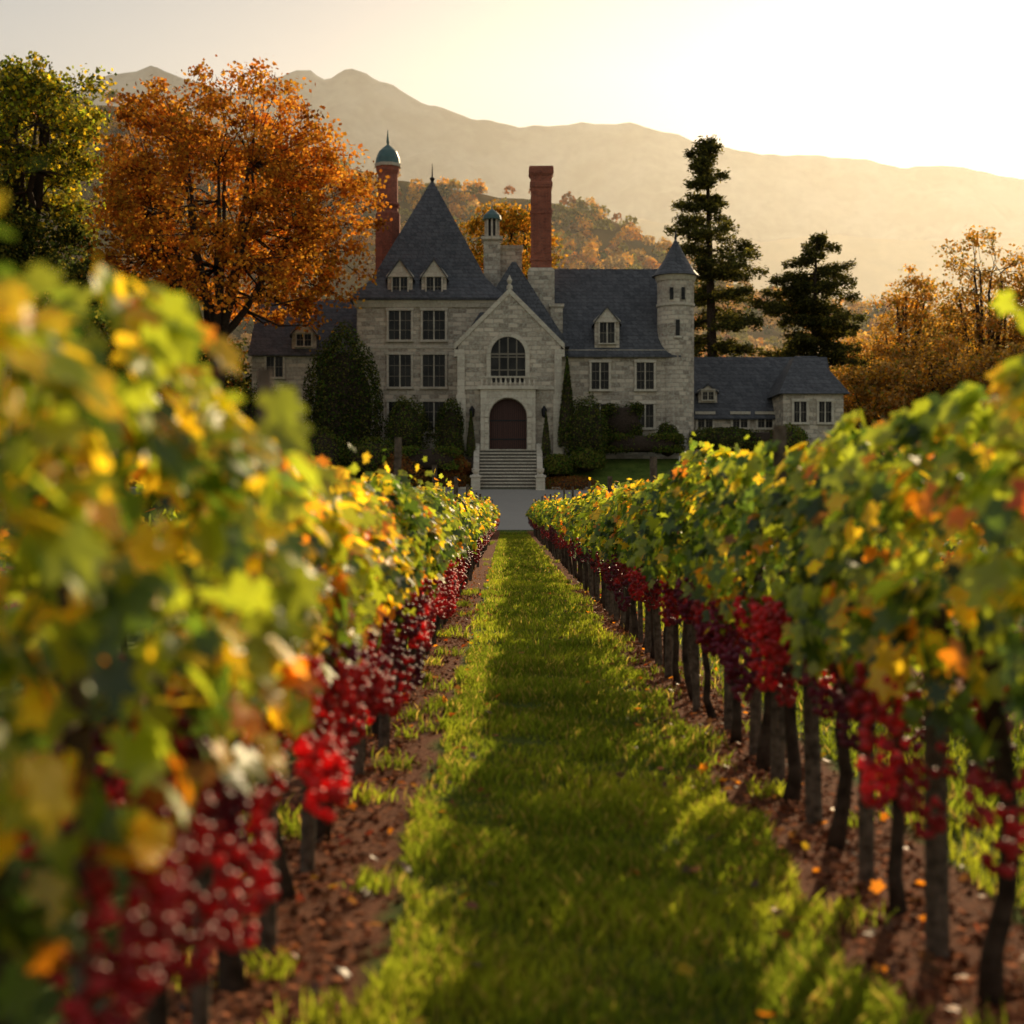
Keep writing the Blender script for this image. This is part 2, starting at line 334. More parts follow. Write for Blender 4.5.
for xr in (XL,XR):
    for i in range(75):
        cx=xr+rng.choice([-1,1])*rng.uniform(.1,.34); cy=rng.uniform(2.5,26) if i<60 else rng.uniform(20,60); n=rng.integers(25,90); s=rng.uniform(.03,.08)
        wx.append(cx+rng.normal(0,s,n)); wy.append(cy+rng.normal(0,s,n)); wh.append(rng.uniform(.03,.11,n))
wx=np.concatenate(wx);wy=np.concatenate(wy);wh=np.concatenate(wh)
blades('weeds',wx,wy,wh,np.full(len(wx),.006),gcol(len(wx),wx,wy))
n=2600; fx=rng.uniform(-1.2,1.8,n); k=np.abs(fx-.3)>rng.uniform(.15,1.0,n); fx=fx[k]; n=len(fx); fy=2.5+rng.uniform(0,1,n)**1.6*32
R=frames(np.array([[0,0,1.]])+rng.normal(0,.4,(n,3)),randdir(n)); onsoil=(fx<XL+.35)|(fx>XR-.3)
C=pick({'b':6,'o':2,'y':.6,'r':1},n)*.7
q=inst_arrays(LV2,LF2,R,np.stack([fx,fy,np.where(onsoil,.02,.04)],1),rng.uniform(.04,.085,n),C); mk('fallen_leaves',q[0],q[1],MLEAF,q[2])
n=16000; mx=np.where(rng.random(n)<.5,XL,XR)+rng.normal(0,.2,n); my=2.3+rng.uniform(0,1,n)**1.5*22
C=np.array([[.26,.10,.05]])*rng.uniform(.3,1.9,(n,1)); R=frames(np.array([[0,0,1.]])+rng.normal(0,.5,(n,3)),randdir(n))
MCHIP=leafmat('bark_chip',0,0)
q=inst_arrays(QV,QF,R,np.stack([mx,my,np.full(n,.012)],1),rng.uniform(.015,.05,n),C); mk('bark_mulch',q[0],q[1],MCHIP,q[2])

# ------------------------------------------------------------ castle
castle=empty('stone_chateau')
wall=Part();trim=Part();roof=Part();glass=Part();frame=Part();brick=Part();cop=Part();iron=Part();door=Part();steps=Part();treads=Part()
G=4.2
def window(xc,zc,w,h,yf,nv=1,nh=1,t=.16):
    x0,x1,z0,z1=xc-w/2,xc+w/2,zc-h/2,zc+h/2
    glass.box(x0,x1,yf-.02,yf+.05,z0,z1)
    trim.box(x0-t,x0,yf-.16,yf+.05,z0,z1); trim.box(x1,x1+t,yf-.16,yf+.05,z0,z1)
    trim.box(x0-t*1.3,x1+t*1.3,yf-.22,yf+.05,z1,z1+t*1.3); trim.box(x0-t*1.3,x1+t*1.3,yf-.24,yf+.05,z0-t,z0)
    for i in range(nv):
        xm=x0+(i+1)*w/(nv+1); trim.box(xm-.045,xm+.045,yf-.10,yf-.021,z0,z1)
    for i in range(nh):
        zm=z0+(i+1)*h/(nh+1); frame.box(x0,x1,yf-.055,yf-.022,zm-.025,zm+.025)
    for i in range(nv+1):
        a=x0+i*w/(nv+1);b=a+w/(nv+1); frame.box((a+b)/2-.012,(a+b)/2+.012,yf-.045,yf-.023,z0,z1)
def gable_roof_x(x0,x1,y0,y1,ze,zr,o=.35,t=.18):
    ym=(y0+y1)/2; sl=(zr-ze)/(ym-y0)
    roof.prismX([(y0-o,ze-o*sl),(ym,zr),(y1+o,ze-o*sl),(y1+o,ze-o*sl-.12),(ym,zr-.25),(y0-o,ze-o*sl-.12)],x0-.2,x1+.2)
    wall.prismX([(y0+.01,ze-.4),(ym,zr-.3),(y1-.01,ze-.4)],x0+.02,x1-.02)
def gable_roof_y(x0,x1,y0,y1,ze,zr,o=.3):
    xm=(x0+x1)/2; sl=(zr-ze)/(xm-x0)
    roof.prismY([(x0-o,ze-o*sl),(x0-o,ze-o*sl-.1),(xm,zr-.22),(x1+o,ze-o*sl-.1),(x1+o,ze-o*sl),(xm,zr)],y0,y1)
def dormer(xc,yf,z0,ze,zr,w,d):
    wall.box(xc-w/2,xc+w/2,yf,yf+d,z0,ze)
    trim.prismY([(xc-w/2-.1,ze-.1),(xc+w/2+.1,ze-.1),(xc+w/2+.1,ze),(xc,zr-.12),(xc-w/2-.1,ze)],yf-.08,yf+.1)
    gable_roof_y(xc-w/2,xc+w/2,yf-.2,yf+d,ze,zr,.16)
    window(xc,(z0+ze)/2+.1,w*.6,(ze-z0)*.78,yf,1,1,.09)
ty=103; tx0,tx1=X(357,ty),X(500,ty); tcx=(tx0+tx1)/2; thx=(tx1-tx0)/2; tze=Z(300,ty)
wall.box(tx0,tx1,ty,ty+2*thx,G,tze)
tcy=ty+thx
roof.sq(tcx,tcy,[(thx+.5,thx+.5,tze-.05),(thx+.52,thx+.52,tze+.1),(thx*.80,thx*.80,tze+1.75),(thx*.62,thx*.62,tze+3.6),(.05,.05,Z(181,tcy))])
trim.sq(tcx,tcy,[(thx+.12,thx+.12,tze-.55),(thx+.3,thx+.3,tze-.06)])
iron.lathe(tcx,tcy,[(.1,Z(183,tcy)-.3),(.12,Z(181,tcy)),(.22,Z(179,tcy)),(.06,Z(177,tcy)),(.02,Z(164,tcy))],8)
zs=Z(347,ty); trim.box(tx0-.06,tx1+.06,ty-.06,ty+.05,zs-.12,zs+.12)
for (a,b) in ((311,340),(355,387),(402,432)):
    for c in (400,434): window(X(c,ty),(Z(a,ty)+Z(b,ty))/2,1.6,Z(a,ty)-Z(b,ty),ty,1,2)
for c in (400,434): dormer(X(c,ty),ty+.1,tze-.05,tze+1.75,tze+3.1,1.8,2.6)
lx0,lx1=X(252,105),tx0; wall.box(lx0,lx1,105,113,G,Z(350,105)); gable_roof_x(lx0,lx1+.1,105,113,Z(350,105),Z(300,109))
for c in (275,325): window(X(c,105),Z(367,105),1.2,1.5,105)
dormer(X(304,105),105.1,Z(348,105)-.1,Z(333,105),Z(318,105),1.8,3)
ry=104; rx0,rx1=X(540,ry),X(686,ry); rze=Z(349,ry); wall.box(rx0,rx1,ry,ry+9,G,rze); gable_roof_x(rx0,rx1-.6,ry,ry+9,rze,Z(269,ry+4.5))
trim.box(X(563,ry),rx1+.05,ry-.07,ry+.05,rze-.45,rze-.06)
for c in (600,645):
    window(X(c,ry),Z(376,ry),1.25,1.95,ry,1,2); window(X(c,ry),Z(416,ry),1.2,1.7,ry,1,1)
dormer(X(607,ry),ry+.02,rze+.1,Z(321,ry),Z(305,ry),1.8,3.2)
wall.box(tx1,rx0,ty+1.2,ty+9,G,rze)
cx=X(514,103)
roof.rings([[(cx-4.0,102.2,Z(346,102)),(cx+4.0,102.2,Z(346,102)),(cx+4.0,110,Z(346,102)),(cx-4.0,110,Z(346,102))],
            [(cx-.15,104.2,Z(262,104.2)),(cx+.15,104.2,Z(262,104.2)),(cx+.15,109,Z(262,104.2)),(cx-.15,109,Z(262,104.2))]])
ey=99; ex0,ex1=X(458,ey),X(561,ey); exm=(ex0+ex1)/2; eze=Z(346,ey); ezr=Z(294,ey)
wall.box(ex0,ex1,ey,ty+1.3,G,eze); wall.prismY([(ex0,eze),(ex1,eze),(exm,ezr)],ey,ey+.5)
wall.prismY([(ex0+.1,eze),(ex1-.1,eze),(exm,ezr-.25)],ey+.5,ty)
sl=(ezr-eze)/(exm-ex0)
for sg in (-1,1):
    xa=exm+sg*(exm-ex0+.25); za=eze-.25*sl
    trim.prismY([(xa,za),(xa,za+.42),(exm,ezr+.42),(exm,ezr)] if sg<0 else [(xa,za),(exm,ezr),(exm,ezr+.42),(xa,za+.42)],ey-.08,ey+.5)
    trim.box(min(xa,xa-sg*.7),max(xa,xa-sg*.7),ey-.12,ey+.55,za-.5,za)
gable_roof_y(ex0,ex1,ey+.5,ty+2.5,eze+.02,ezr+.05,.25)
trim.lathe(exm,ey+.2,[(.22,ezr+.35),(.2,ezr+.6),(.08,ezr+.7),(.2,ezr+.95),(.02,ezr+1.35)],8)
for xx in (ex0-.12,ex1-.55):
    trim.box(xx,xx+.67,ey-.35,ey+.02,G,Z(395,ey)); trim.box(xx+.08,xx+.59,ey-.2,ey+.02,Z(395,ey),eze-.6)
trim.box(ex0-.08,ex1+.08,ey-.10,ey+.02,Z(388,ey)-.12,Z(388,ey)+.1)
def arc(xc,zs,r,n=14): return [(xc+r*math.cos(math.pi*i/n),zs+r*math.sin(math.pi*i/n)) for i in range(n+1)]
def archring(part,xc,zs,r0,r1,y0,y1,n=14):
    a=arc(xc,zs,r0,n); b=arc(xc,zs,r1,n)
    for i in range(n): part.prismY([a[i],b[i],b[i+1],a[i+1]],y0,y1)
xc=X(508,ey); r=1.2; z0=Z(383,ey); zsp=Z(337,ey)-r
glass.prismY([(xc-r,z0),(xc+r,z0)]+arc(xc,zsp,r),ey-.03,ey+.02)
archring(trim,xc,zsp,r,r+.3,ey-.2,ey+.02); trim.box(xc-r-.3,xc-r,ey-.2,ey+.02,z0,zsp); trim.box(xc+r,xc+r+.3,ey-.2,ey+.02,z0,zsp); trim.box(xc-r-.45,xc+r+.45,ey-.3,ey+.02,z0-.22,z0)
for i in (-1,0,1):
    xx=xc+i*.6; hh=zsp+math.sqrt(r*r-(i*.6)**2); frame.box(xx-.045,xx+.045,ey-.10,ey-.031,z0,hh)
for f in (.28,.56): frame.box(xc-r,xc+r,ey-.085,ey-.032,z0+f*(zsp+r-z0)-.04,z0+f*(zsp+r-z0)+.04)
frame.box(xc-r,xc+r,ey-.11,ey-.03,zsp-.06,zsp+.06) 
py0=98.2; pr=1.30; pz0=Z(450,ey); pzs=Z(399,ey)-pr; pw=1.9; ptop=Z(386,ey)
for sg in (-1,1): trim.box(min(xc+sg*pr,xc+sg*pw),max(xc+sg*pr,xc+sg*pw),py0,ey-.002,G,pzs)
n=16
aa=arc(xc,pzs,pr,n)
for i in range(n): trim.prismY([(aa[i+1][0],aa[i+1][1]),(aa[i][0],aa[i][1]),(aa[i][0],ptop-.3),(aa[i+1][0],ptop-.3)],py0,ey-.002)
for sg in (-1,1): trim.box(min(xc+sg*pr,xc+sg*pw),max(xc+sg*pr,xc+sg*pw),py0,ey-.002,pzs+.002,ptop-.3)
archring(trim,xc,pzs,pr+.03,pr+.32,py0-.12,py0-.002,n)
for sg in (-1,1):
    for i in range(7): trim.box(min(xc+sg*(pr+.03),xc+sg*(pr+.30)),max(xc+sg*(pr+.03),xc+sg*(pr+.30)),py0-.09,py0-.002,pz0+i*.37,pz0+i*.37+.33)
trim.box(xc-pw-.2,xc+pw+.2,py0-.15,ey-.003,ptop-.298,ptop-.05)
for i in range(12): trim.lathe(xc-pw+.1+i*(2*pw-.2)/11,py0+.08,[(.07,ptop-.05),(.1,ptop+.15),(.05,ptop+.35),(.07,ptop+.5)],6)
trim.box(xc-pw-.1,xc+pw+.1,py0,py0+.2,ptop+.5,ptop+.62)
door.prismY([(xc-pr,pz0),(xc+pr,pz0)]+arc(xc,pzs,pr,n),ey-.12,ey-.05)
for i in range(-3,4): door.box(xc+i*.36-.02,xc+i*.36+.02,ey-.15,ey-.121,pz0,pzs+math.sqrt(pr*pr-(i*.36)**2)-.03)
iron.box(xc-1.25,xc+1.25,ey-.17,ey-.151,pz0+.7,pz0+.78); iron.box(xc-1.25,xc+1.25,ey-.17,ey-.151,pz0+2.0,pz0+2.08)
for sg in (-1,1):
    q=xc+sg*2.5; iron.lathe(q,ey-.35,[(.05,Z(418,ey)),(.16,Z(416,ey)),(.19,Z(411,ey)),(.2,Z(410,ey)),(.03,Z(406,ey))],6); iron.box(q-.03,q+.03,ey-.35,ey,Z(410,ey),Z(409,ey))
steps.box(xc-2.2,xc+2.2,98.1,ey-.004,G-.5,pz0-.01); ns=12; z_s=2.66; rise=(pz0-z_s)/ns; y_top=98.1; run=.25
for i in range(ns):
    ya=y_top-run*(ns-i); zz=z_s+rise*(i+1)
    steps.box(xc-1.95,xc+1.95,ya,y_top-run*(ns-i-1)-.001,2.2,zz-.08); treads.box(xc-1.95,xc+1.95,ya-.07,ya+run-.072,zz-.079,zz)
for sg in (-1,1):
    a,b=sorted((xc+sg*1.96,xc+sg*2.35)); yb=y_top-run*ns
    trim.prismX([(yb-.1,2.2),(y_top+.3,2.2),(y_top+.3,pz0+.45),(yb-.1,z_s+.5)],a,b)
    c=(a+b)/2; trim.sq(c,yb-.35,[(.3,.3,2.2),(.3,.3,z_s+.75),(.38,.38,z_s+.78),(.38,.38,z_s+.9),(.15,.15,z_s+1.0)])
    trim.lathe(c,yb-.35,[(.1,z_s+1.0),(.24,z_s+1.15),(.27,z_s+1.35),(.2,z_s+1.4)],10)
ux,uy=X(675.5,105),105; ur=1.36
wall.lathe(ux,uy,[(ur,G),(ur,Z(352,ry)),(ur,Z(279,uy))],20); trim.lathe(ux,uy,[(ur+.05,Z(282,uy)),(ur+.2,Z(277,uy))],20); trim.lathe(ux,uy,[(ur+.08,Z(306,uy)-.1),(ur+.08,Z(306,uy)+.1)],20)
roof.lathe(ux,uy,[(ur+.42,Z(277,uy)),(ur+.1,Z(272,uy)),(.85,Z(260,uy)),(.04,Z(239,uy))],20); iron.lathe(ux,uy,[(.06,Z(241,uy)),(.1,Z(238,uy)),(.02,Z(231,uy))],6)
for dx in (-.45,.4): glass.box(ux+dx-.13,ux+dx+.13,uy-ur-.02,uy-ur+.25,Z(302,uy),Z(290,uy)); 
glass.box(ux-.15,ux+.15,uy-ur-.03,uy-.8,Z(338,uy),Z(322,uy)); trim.box(ux-.3,ux+.3,uy-ur-.08,uy-1,Z(338,uy)-.15,Z(338,uy))
cx1,cy1=X(388,110),110
brick.lathe(cx1,cy1,[(1.0,tze+.5),(1.0,Z(215,cy1)),(.82,Z(212,cy1)),(.80,Z(176,cy1)),(.95,Z(172,cy1)),(.95,Z(168,cy1))],8,.39); 
brick.lathe(cx1,cy1,[(.9,Z(208,cy1)),(1.0,Z(206,cy1)),(.9,Z(204,cy1))],8,.39)
trim.lathe(cx1,cy1,[(1.05,Z(168,cy1)),(1.1,Z(165,cy1))],8,.39)
cop.lathe(cx1,cy1,[(.98,Z(165,cy1)),(.92,Z(159,cy1)),(.7,Z(152,cy1)),(.35,Z(148,cy1)),(.08,Z(145,cy1)),(.12,Z(142,cy1)),(.02,Z(130,cy1))],16)
cx2=X(492,107);cy2=107
wall.sq(cx2,cy2,[(.62,.62,tze-2),(.62,.62,Z(243,cy2)),(.8,.8,Z(241,cy2)),(.8,.8,Z(238,cy2))])
for i in range(8):
    a=i*math.pi/4; trim.lathe(cx2+.48*math.cos(a),cy2+.48*math.sin(a),[(.08,Z(238,cy2)),(.08,Z(220,cy2))],6)
iron.lathe(cx2,cy2,[(.3,Z(238,cy2)),(.3,Z(220,cy2))],8)
cop.lathe(cx2,cy2,[(.72,Z(220,cy2)),(.66,Z(216,cy2)),(.35,Z(212,cy2)),(.05,Z(209,cy2)),(.02,Z(203,cy2))],12)
cx3=X(541,106);cy3=106
wall.sq(cx3,cy3,[(.98,.7,rze),(.98,.7,Z(272,cy3)),(.85,.6,Z(269,cy3))])
brick.sq(cx3,cy3,[(.76,.56,Z(269,cy3)),(.76,.56,Z(190,cy3)),(.84,.64,Z(188,cy3)),(.84,.64,Z(184,cy3)),(.78,.58,Z(183,cy3)),(.78,.58,Z(178,cy3)),(.92,.7,Z(175,cy3)),(.92,.7,Z(170,cy3)),(.86,.64,Z(168,cy3))])
for dz in (262,215): brick.sq(cx3,cy3,[(.82,.62,Z(dz,cy3)),(.82,.62,Z(dz-3,cy3))])
for s_ in (-.4,.4): brick.box(cx3+s_-.06,cx3+s_+.06,cy3-.66,cy3-.5,Z(255,cy3),Z(192,cy3))
cx4=X(557,104); wall.sq(cx4,105.3,[(.45,.45,rze),(.45,.45,Z(308,105)),(.55,.55,Z(307,105)),(.55,.55,Z(304,105))])
wall.sq(X(510,108),108,[(.9,.6,rze+2),(.9,.6,Z(252,108)),(1.0,.7,Z(250,108)),(1.0,.7,Z(247,108))])
for P_,nm,mt,bv in ((wall,'walls',MSTONE,0),(trim,'stone_trim',MTRIM,.015),(roof,'slate_roof',MSLATE,0),(glass,'window_glass',MGLASS,0),(frame,'window_frames',MFRAME,0),(brick,'brick_chimneys',MBRICK,0),(cop,'copper_caps',MCOP,0),(iron,'ironwork',MIRON,0),(door,'entrance_door',MDOOR,0),(steps,'step_risers',MSTEP,0),(treads,'step_treads',MTRIM,0)):
    P_.make(nm,mt,castle,bv)
ob=empty('stone_outbuilding'); wall=Part();trim=Part();roof=Part();glass=Part();frame=Part()
oy=107; ox0,ox1=X(688,oy),X(836,oy); oz=Z(412,oy); wall.box(ox0,ox1,oy,oy+8,G,oz); gable_roof_x(ox0,ox1,oy,oy+8,oz,Z(357,oy+4),.4)
o2a,o2b=X(782,104),X(842,104); z2=Z(393,104); wall.box(o2a,o2b,103.5,110,G,z2); oc=(o2a+o2b)/2
roof.rings([[(o2a-.4,103.1,z2-.1),(o2b+.4,103.1,z2-.1),(o2b+.4,110.4,z2-.1),(o2a-.4,110.4,z2-.1)],[(oc-.8,106,Z(356,106)),(oc+.8,106,Z(356,106)),(oc+.8,108,Z(356,106)),(oc-.8,108,Z(356,106))]])
for c in (705,740,765): window(X(c,oy),Z(421,oy),1.1,1.0,oy)
for c in (800,825): window(X(c,103.5),Z(412,103.5),.9,1.5,103.5)
dormer(X(709,oy),oy+.6,Z(402,oy),Z(390,oy),Z(382,oy),1.4,2.5)
for P_,nm,mt in ((wall,'walls',MSTONE),(trim,'stone_trim',MTRIM),(roof,'slate_roof',MSLATE),(glass,'window_glass',MGLASS),(frame,'window_frames',MFRAME)): P_.make(nm,mt,ob)
# white garden furniture on the lawn
for bx,by in ((X(697,97.5),97.5),(X(722,99),99)):
    bz=float(zt(0,by)); pf=empty('garden_table'); t=Part()
    t.lathe(bx,by,[(.6,bz+.98),(.6,bz+1.02)],16); t.lathe(bx,by,[(.05,bz),(.05,bz+.98)],8); t.lathe(bx,by,[(.35,bz),(.3,bz+.05)],12); t.make('table',MWHITE,pf)
    for sx in (-1.0,1.0):
        ch=Part(); qx=bx+sx; sg=1 if sx>0 else -1
        ch.box(qx-.22,qx+.22,by-.22,by+.22,bz+.72,bz+.76)
        for a in (-.2,.2):
            for b in (-.2,.2): ch.box(qx+a-.02,qx+a+.02,by+b-.02,by+b+.02,bz,bz+.72)
        for b in (-.2,-.07,.07,.2): ch.box(qx+sg*.2-.015,qx+sg*.2+.015,by+b-.02,by+b+.02,bz+.76,bz+1.3)
        ch.box(qx+sg*.2-.02,qx+sg*.2+.02,by-.22,by+.22,bz+1.3,bz+1.38); ch.make('garden_chair',MWHITE)

# ------------------------------------------------------------ trees
def colmix(pal,n,P,seed,amp=.35):
    c=pick(pal,n); return c*(1+amp*SN(seed,.9)(P))[:,None].clip(.4,1.8)
def deciduous(name,x,y,base,H,rx,rz,cz,pal,nt=200,per=150,seed=1,ls=.26,clump=.9,cut=-.75,ry=None):
    r=np.random.default_rng(seed); root=empty(name); ry=ry or rx*.85
    C0=np.array([x,y,base+cz]); sn=SN(seed,1.6)
    u=norm(r.normal(size=(nt*2,3))); u=u[u[:,2]>cut][:nt]
    rad=r.uniform(.25,1,len(u))**.5*(1+.22*sn(u*1.3))
    T=C0+u*rad[:,None]*np.array([rx,ry,rz])
    T=T[T[:,2]>C0[2]+cut*rz]
    br=Part(); tr=H*.018+.08; top=Vector((x+r.normal(0,.3),y,base+max(H*.2,cz-rz*.75)))
    br.tube([(x,y,base-.3),(x,y,base+.6),(x+r.normal(0,.15),y,base+(top.z-base)*.5),top],[tr*1.5,tr*1.1,tr,tr*.85],9)
    K=10; li=[]
    ang=np.arange(K)*2.4+r.uniform(0,1); 
    for i in range(K):
        el=r.uniform(.15,1.35); d=np.array([math.cos(ang[i])*math.cos(el)*rx,math.sin(ang[i])*math.cos(el)*ry,math.sin(el)*rz])*.62
        e=C0+d; s=np.array(top)-np.array([0,0,r.uniform(0,H*.08)]); mid=(s+e)/2+np.array([d[0]*.12,d[1]*.12,-.04*H*abs(math.cos(el))])
        pts=[]
        for f in np.linspace(0,1,7): pts.append(s*(1-f)**2+2*mid*f*(1-f)+e*f*f+r.normal(0,.12,3)*(f>0))
        br.tube(pts,list(np.linspace(tr*.6,tr*.16,7)),6); li+= [(p,tr*.16+tr*.4*(1-j/6)) for j,p in enumerate(pts) if j>1]
    LP=np.array([p for p,_ in li])
    for t in T:
        j=np.argmin(np.linalg.norm(LP-t,axis=1)+r.uniform(0,1.5,len(LP))); s=LP[j]; mid=(s+t)/2+r.normal(0,.3,3)+np.array([0,0,-.2]); rr=min(li[j][1]*.5,.10)
        br.tube([s,mid,t],[rr,rr*.6,.02],4)
    br.make('trunk_and_limbs',MBARK,root,smooth=True)
    n=len(T)*per; P=np.repeat(T,per,axis=0); cs=np.repeat(r.uniform(.6,1.25,len(T))*clump,per)
    off=r.normal(size=(n,3))*cs[:,None]*np.array([.62,.62,.42]); P=P+off
    cc=np.repeat(r.uniform(.65,1.3,len(T)),per)[:,None]
    R=frames(randdir(n)+np.array([0,0,.35]),randdir(n)); C=colmix(pal,n,P,seed+5)*cc
    q=inst_arrays(QV,QF,R,P,ls*rng.uniform(.6,1.3,n),C); mk('foliage',q[0],q[1],MTREE,q[2],False,root); return root
PAL.update({'or':(.42,.175,.025),'or2':(.30,.10,.02),'gold':(.46,.25,.035),'rust':(.19,.07,.02),'ol':(.15,.14,.03),'dk':(.035,.05,.016),'pine':(.06,.06,.024),'tan':(.34,.22,.09)})
deciduous('autumn_maple_tree',X(218,97),97,3.6,27,9.6,9.3,16.6,{'or':5,'or2':2.5,'gold':3,'rust':1.2},nt=540,per=82,seed=3,ls=.31,clump=.88,cut=-.66)
deciduous('yellow_green_tree',X(22,104),104,4,31,6.8,7.4,23.8,{'ol':4,'yg':1.5,'y':1.2,'dk':1.0},nt=220,per=100,seed=14,ls=.33,clump=.95,cut=-.9)
deciduous('dark_green_tree',X(-55,100),100,4,26,7,8,17,{'dk':3,'ol':2.5},nt=150,per=100,seed=5,ls=.34,clump=1.1,cut=-.9)
deciduous('dark_green_tree',X(40,101),101,4,18,5.5,6.5,12,{'dk':4,'ol':1.2},nt=150,per=100,seed=6,ls=.32,clump=1.0,cut=-.9)
deciduous('dark_green_tree',X(125,108),108,4,13,6,5,8,{'dk':4,'ol':2,'rust':1},nt=140,per=100,seed=7,ls=.3,clump=1.0,cut=-.9)
deciduous('dark_green_tree',X(195,109),109,4,11,5,4.2,6.5,{'dk':4,'ol':2,'rust':1},nt=120,per=100,seed=9,ls=.3,clump=1.0,cut=-.9)
deciduous('golden_tree',X(510,140),140,5,29,5,5.5,21,{'gold':4,'ol':2,'or':1},nt=120,per=80,seed=8,ls=.36,clump=1.0,cut=-.9)
for i,(px,Y,rx,top) in enumerate(((908,135,3.9,262),(990,125,5.0,232),(1075,120,6,222),(860,150,4,325),(940,118,4,335),(1000,112,4.4,345),(880,116,3.5,365),(1140,125,7,220),(960,140,4.5,300),(1050,108,4.5,350))):
    zt_=Z(top,Y)-5; deciduous('autumn_tree',X(px,Y),Y,5,zt_,rx,zt_*.40,zt_*.60,{'gold':2.5,'tan':4,'or':.6,'ol':1.2},nt=150,per=60,seed=20+i,ls=.30,clump=.9,cut=-.9)
def conifer(name,x,y,base,H,Rm,seed,flat=False):
    r=np.random.default_rng(seed); root=empty(name); br=Part(); lean=r.normal(0,.02,2)
    zz=np.linspace(0,1,9); br.tube([(x+lean[0]*H*f,y+lean[1]*H*f,base+H*f*.985) for f in zz],[.02*H*(1-f)**.8+.03 for f in zz],8)
    Ps=[];As=[]
    f=.10
    while f<.99:
        env=((1-f)**.6*1.0+.10)*min(1,.6+f*1.6) if not flat else (1-f**2.6)**.8*min(1,.45+f*1.2)+.16
        for a in r.uniform(0,6.28,r.integers(3,6)):
            L_=Rm*env*r.uniform(.45,1.25)
            if r.random()<.12: continue
            b0=np.array([x+lean[0]*H*f,y+lean[1]*H*f,base+H*f]); dr=np.array([math.cos(a),math.sin(a),0]); up=r.uniform(-.12,.22)+(f-.4)*.35
            pts=[b0+dr*L_*t+np.array([0,0,L_*(up*t-.28*t*t+ .12*t**4)]) for t in np.linspace(0,1,5)]
            br.tube(pts,[.05+.012*L_,.045,.035,.025,.012],4)
            n=int(20+28*L_); t=r.uniform(.18,1.03,n); lat=r.normal(0,.16,n)*L_*(1.1-t*.65); sd=np.array([-dr[1],dr[0],0])
            P=b0+dr*(L_*t)[:,None]+sd*lat[:,None]; P[:,2]+=L_*(up*t-.28*t*t+.12*t**4)+r.normal(0,.16,n)-np.abs(lat)*.12
            Ps.append(P); As.append(dr*.7+sd*np.sign(lat)[:,None]*.7+r.normal(0,.35,(n,3))); 
        f+=r.uniform(.022,.038)
    br.make('trunk_and_boughs',MBARK,root)
    P=np.concatenate(Ps);A=np.concatenate(As);n=len(P)
    P=np.repeat(P,4,axis=0)+r.normal(0,.15,(n*4,3)); A=np.repeat(A,4,axis=0)+r.normal(0,.5,(n*4,3)); n=len(P)
    R=frames(np.array([[0,0,1.]])+r.normal(0,.7,(n,3)),A); C=colmix({'pine':4,'dk':.6,'ol':2},n,P,seed)
    S=np.stack([r.uniform(.14,.24,n),r.uniform(.28,.46,n),r.uniform(.2,.3,n)],1)
    q=inst_arrays(QV,QF,R,P,S,C); mk('needles',q[0],q[1],MPINE,q[2],False,root)
conifer('pine_tree',X(715,118),118,5,Z(136,118)-5,6.6,41)
conifer('pine_tree',X(810,124),124,5,Z(236,124)-5,4.9,44,True)
def shrub(name,x,y,z,rx,ry,rz,pal,seed,n=5000,ls=.13,shape='ball'):
    r=np.random.default_rng(seed); root=empty(name); u=norm(r.normal(size=(n,3))); u=u[u[:,2]>-.6]; n=len(u)
    sn=SN(seed,2.2 if shape!='box' else 1.5); k=1+(.18 if shape!='cone' else .05)*sn(u*1.6)
    if shape=='cone':
        t=r.uniform(0,1,n)**1.3; a=r.uniform(0,6.28,n); rr=(1-t)**.75*np.minimum(1,.75+t*3)
        P0=np.stack([np.cos(a)*rr,np.sin(a)*rr,t*2-1],1); nr=np.stack([np.cos(a),np.sin(a),a*0+.4],1)
    elif shape=='box':
        P0=np.sign(u)*np.abs(u)**.35; nr=u; k=1+.05*sn(P0*3)
    else: P0=u; nr=u
    P=np.array([x,y,z])+P0*k[:,None]*np.array([rx,ry,rz])*r.uniform(.84,1.06,(n,1))
    R=frames(nr+r.normal(0,.6,(n,3)),randdir(n)); C=colmix(pal,n,P,seed,.3)
    q=inst_arrays(QV,QF,R,P,ls*r.uniform(.6,1.3,n),C); mk('foliage',q[0],q[1],MNEED,q[2],False,root)
    iv,jf=I2  # solid core added inside the leaf shell so gaps read dark
    if shape=='cone': core=Part(); core.lathe(x,y,[(rx*.7,z-rz),(rx*.75,z-rz*.4),(rx*.4,z+rz*.3),(.03,z+rz*.85)],10); core.make('dark_core',MBARK,root)
    else:
        w_=iv if shape!='box' else np.sign(iv)*np.abs(iv)**.35
        mk('dark_core',np.array([x,y,z])+w_*np.array([rx,ry,rz])*.82,jf,MBARK,None,True,root)
G1={'dk':2.2,'pine':2,'ol':1.8,'g':1.2}; G2={'dk':1.0,'ol':3,'g':2}; RD={'rust':3,'b':2,'ol':1,'or2':1}
def sh(name,px,pytop,pybot,wpx,Y,pal,seed,shape='ball',n=5000,ls=.13):
    z1,z0=Z(pytop,Y),Z(pybot,Y); shrub(name,X(px,Y),Y,(z0+z1)/2,wpx/2*Y/F,min(wpx/2*Y/F,1.6),(z1-z0)/2,pal,seed,n,ls,shape)
sh('yew_shrub',343,338,490,74,98.5,G1,1,n=18000,ls=.17)
sh('yew_shrub',262,388,490,60,98,G1,2,n=9000,ls=.16)
sh('round_shrub',407,400,462,42,98.5,G1,3,n=7000)
sh('topiary_shrub',450,402,476,30,98,G1,4,'ball',n=6000)
sh('round_shrub',585,399,470,44,98.5,G1,5,n=8000)
sh('topiary_cone',567,358,446,20,98.4,G1,6,'cone')
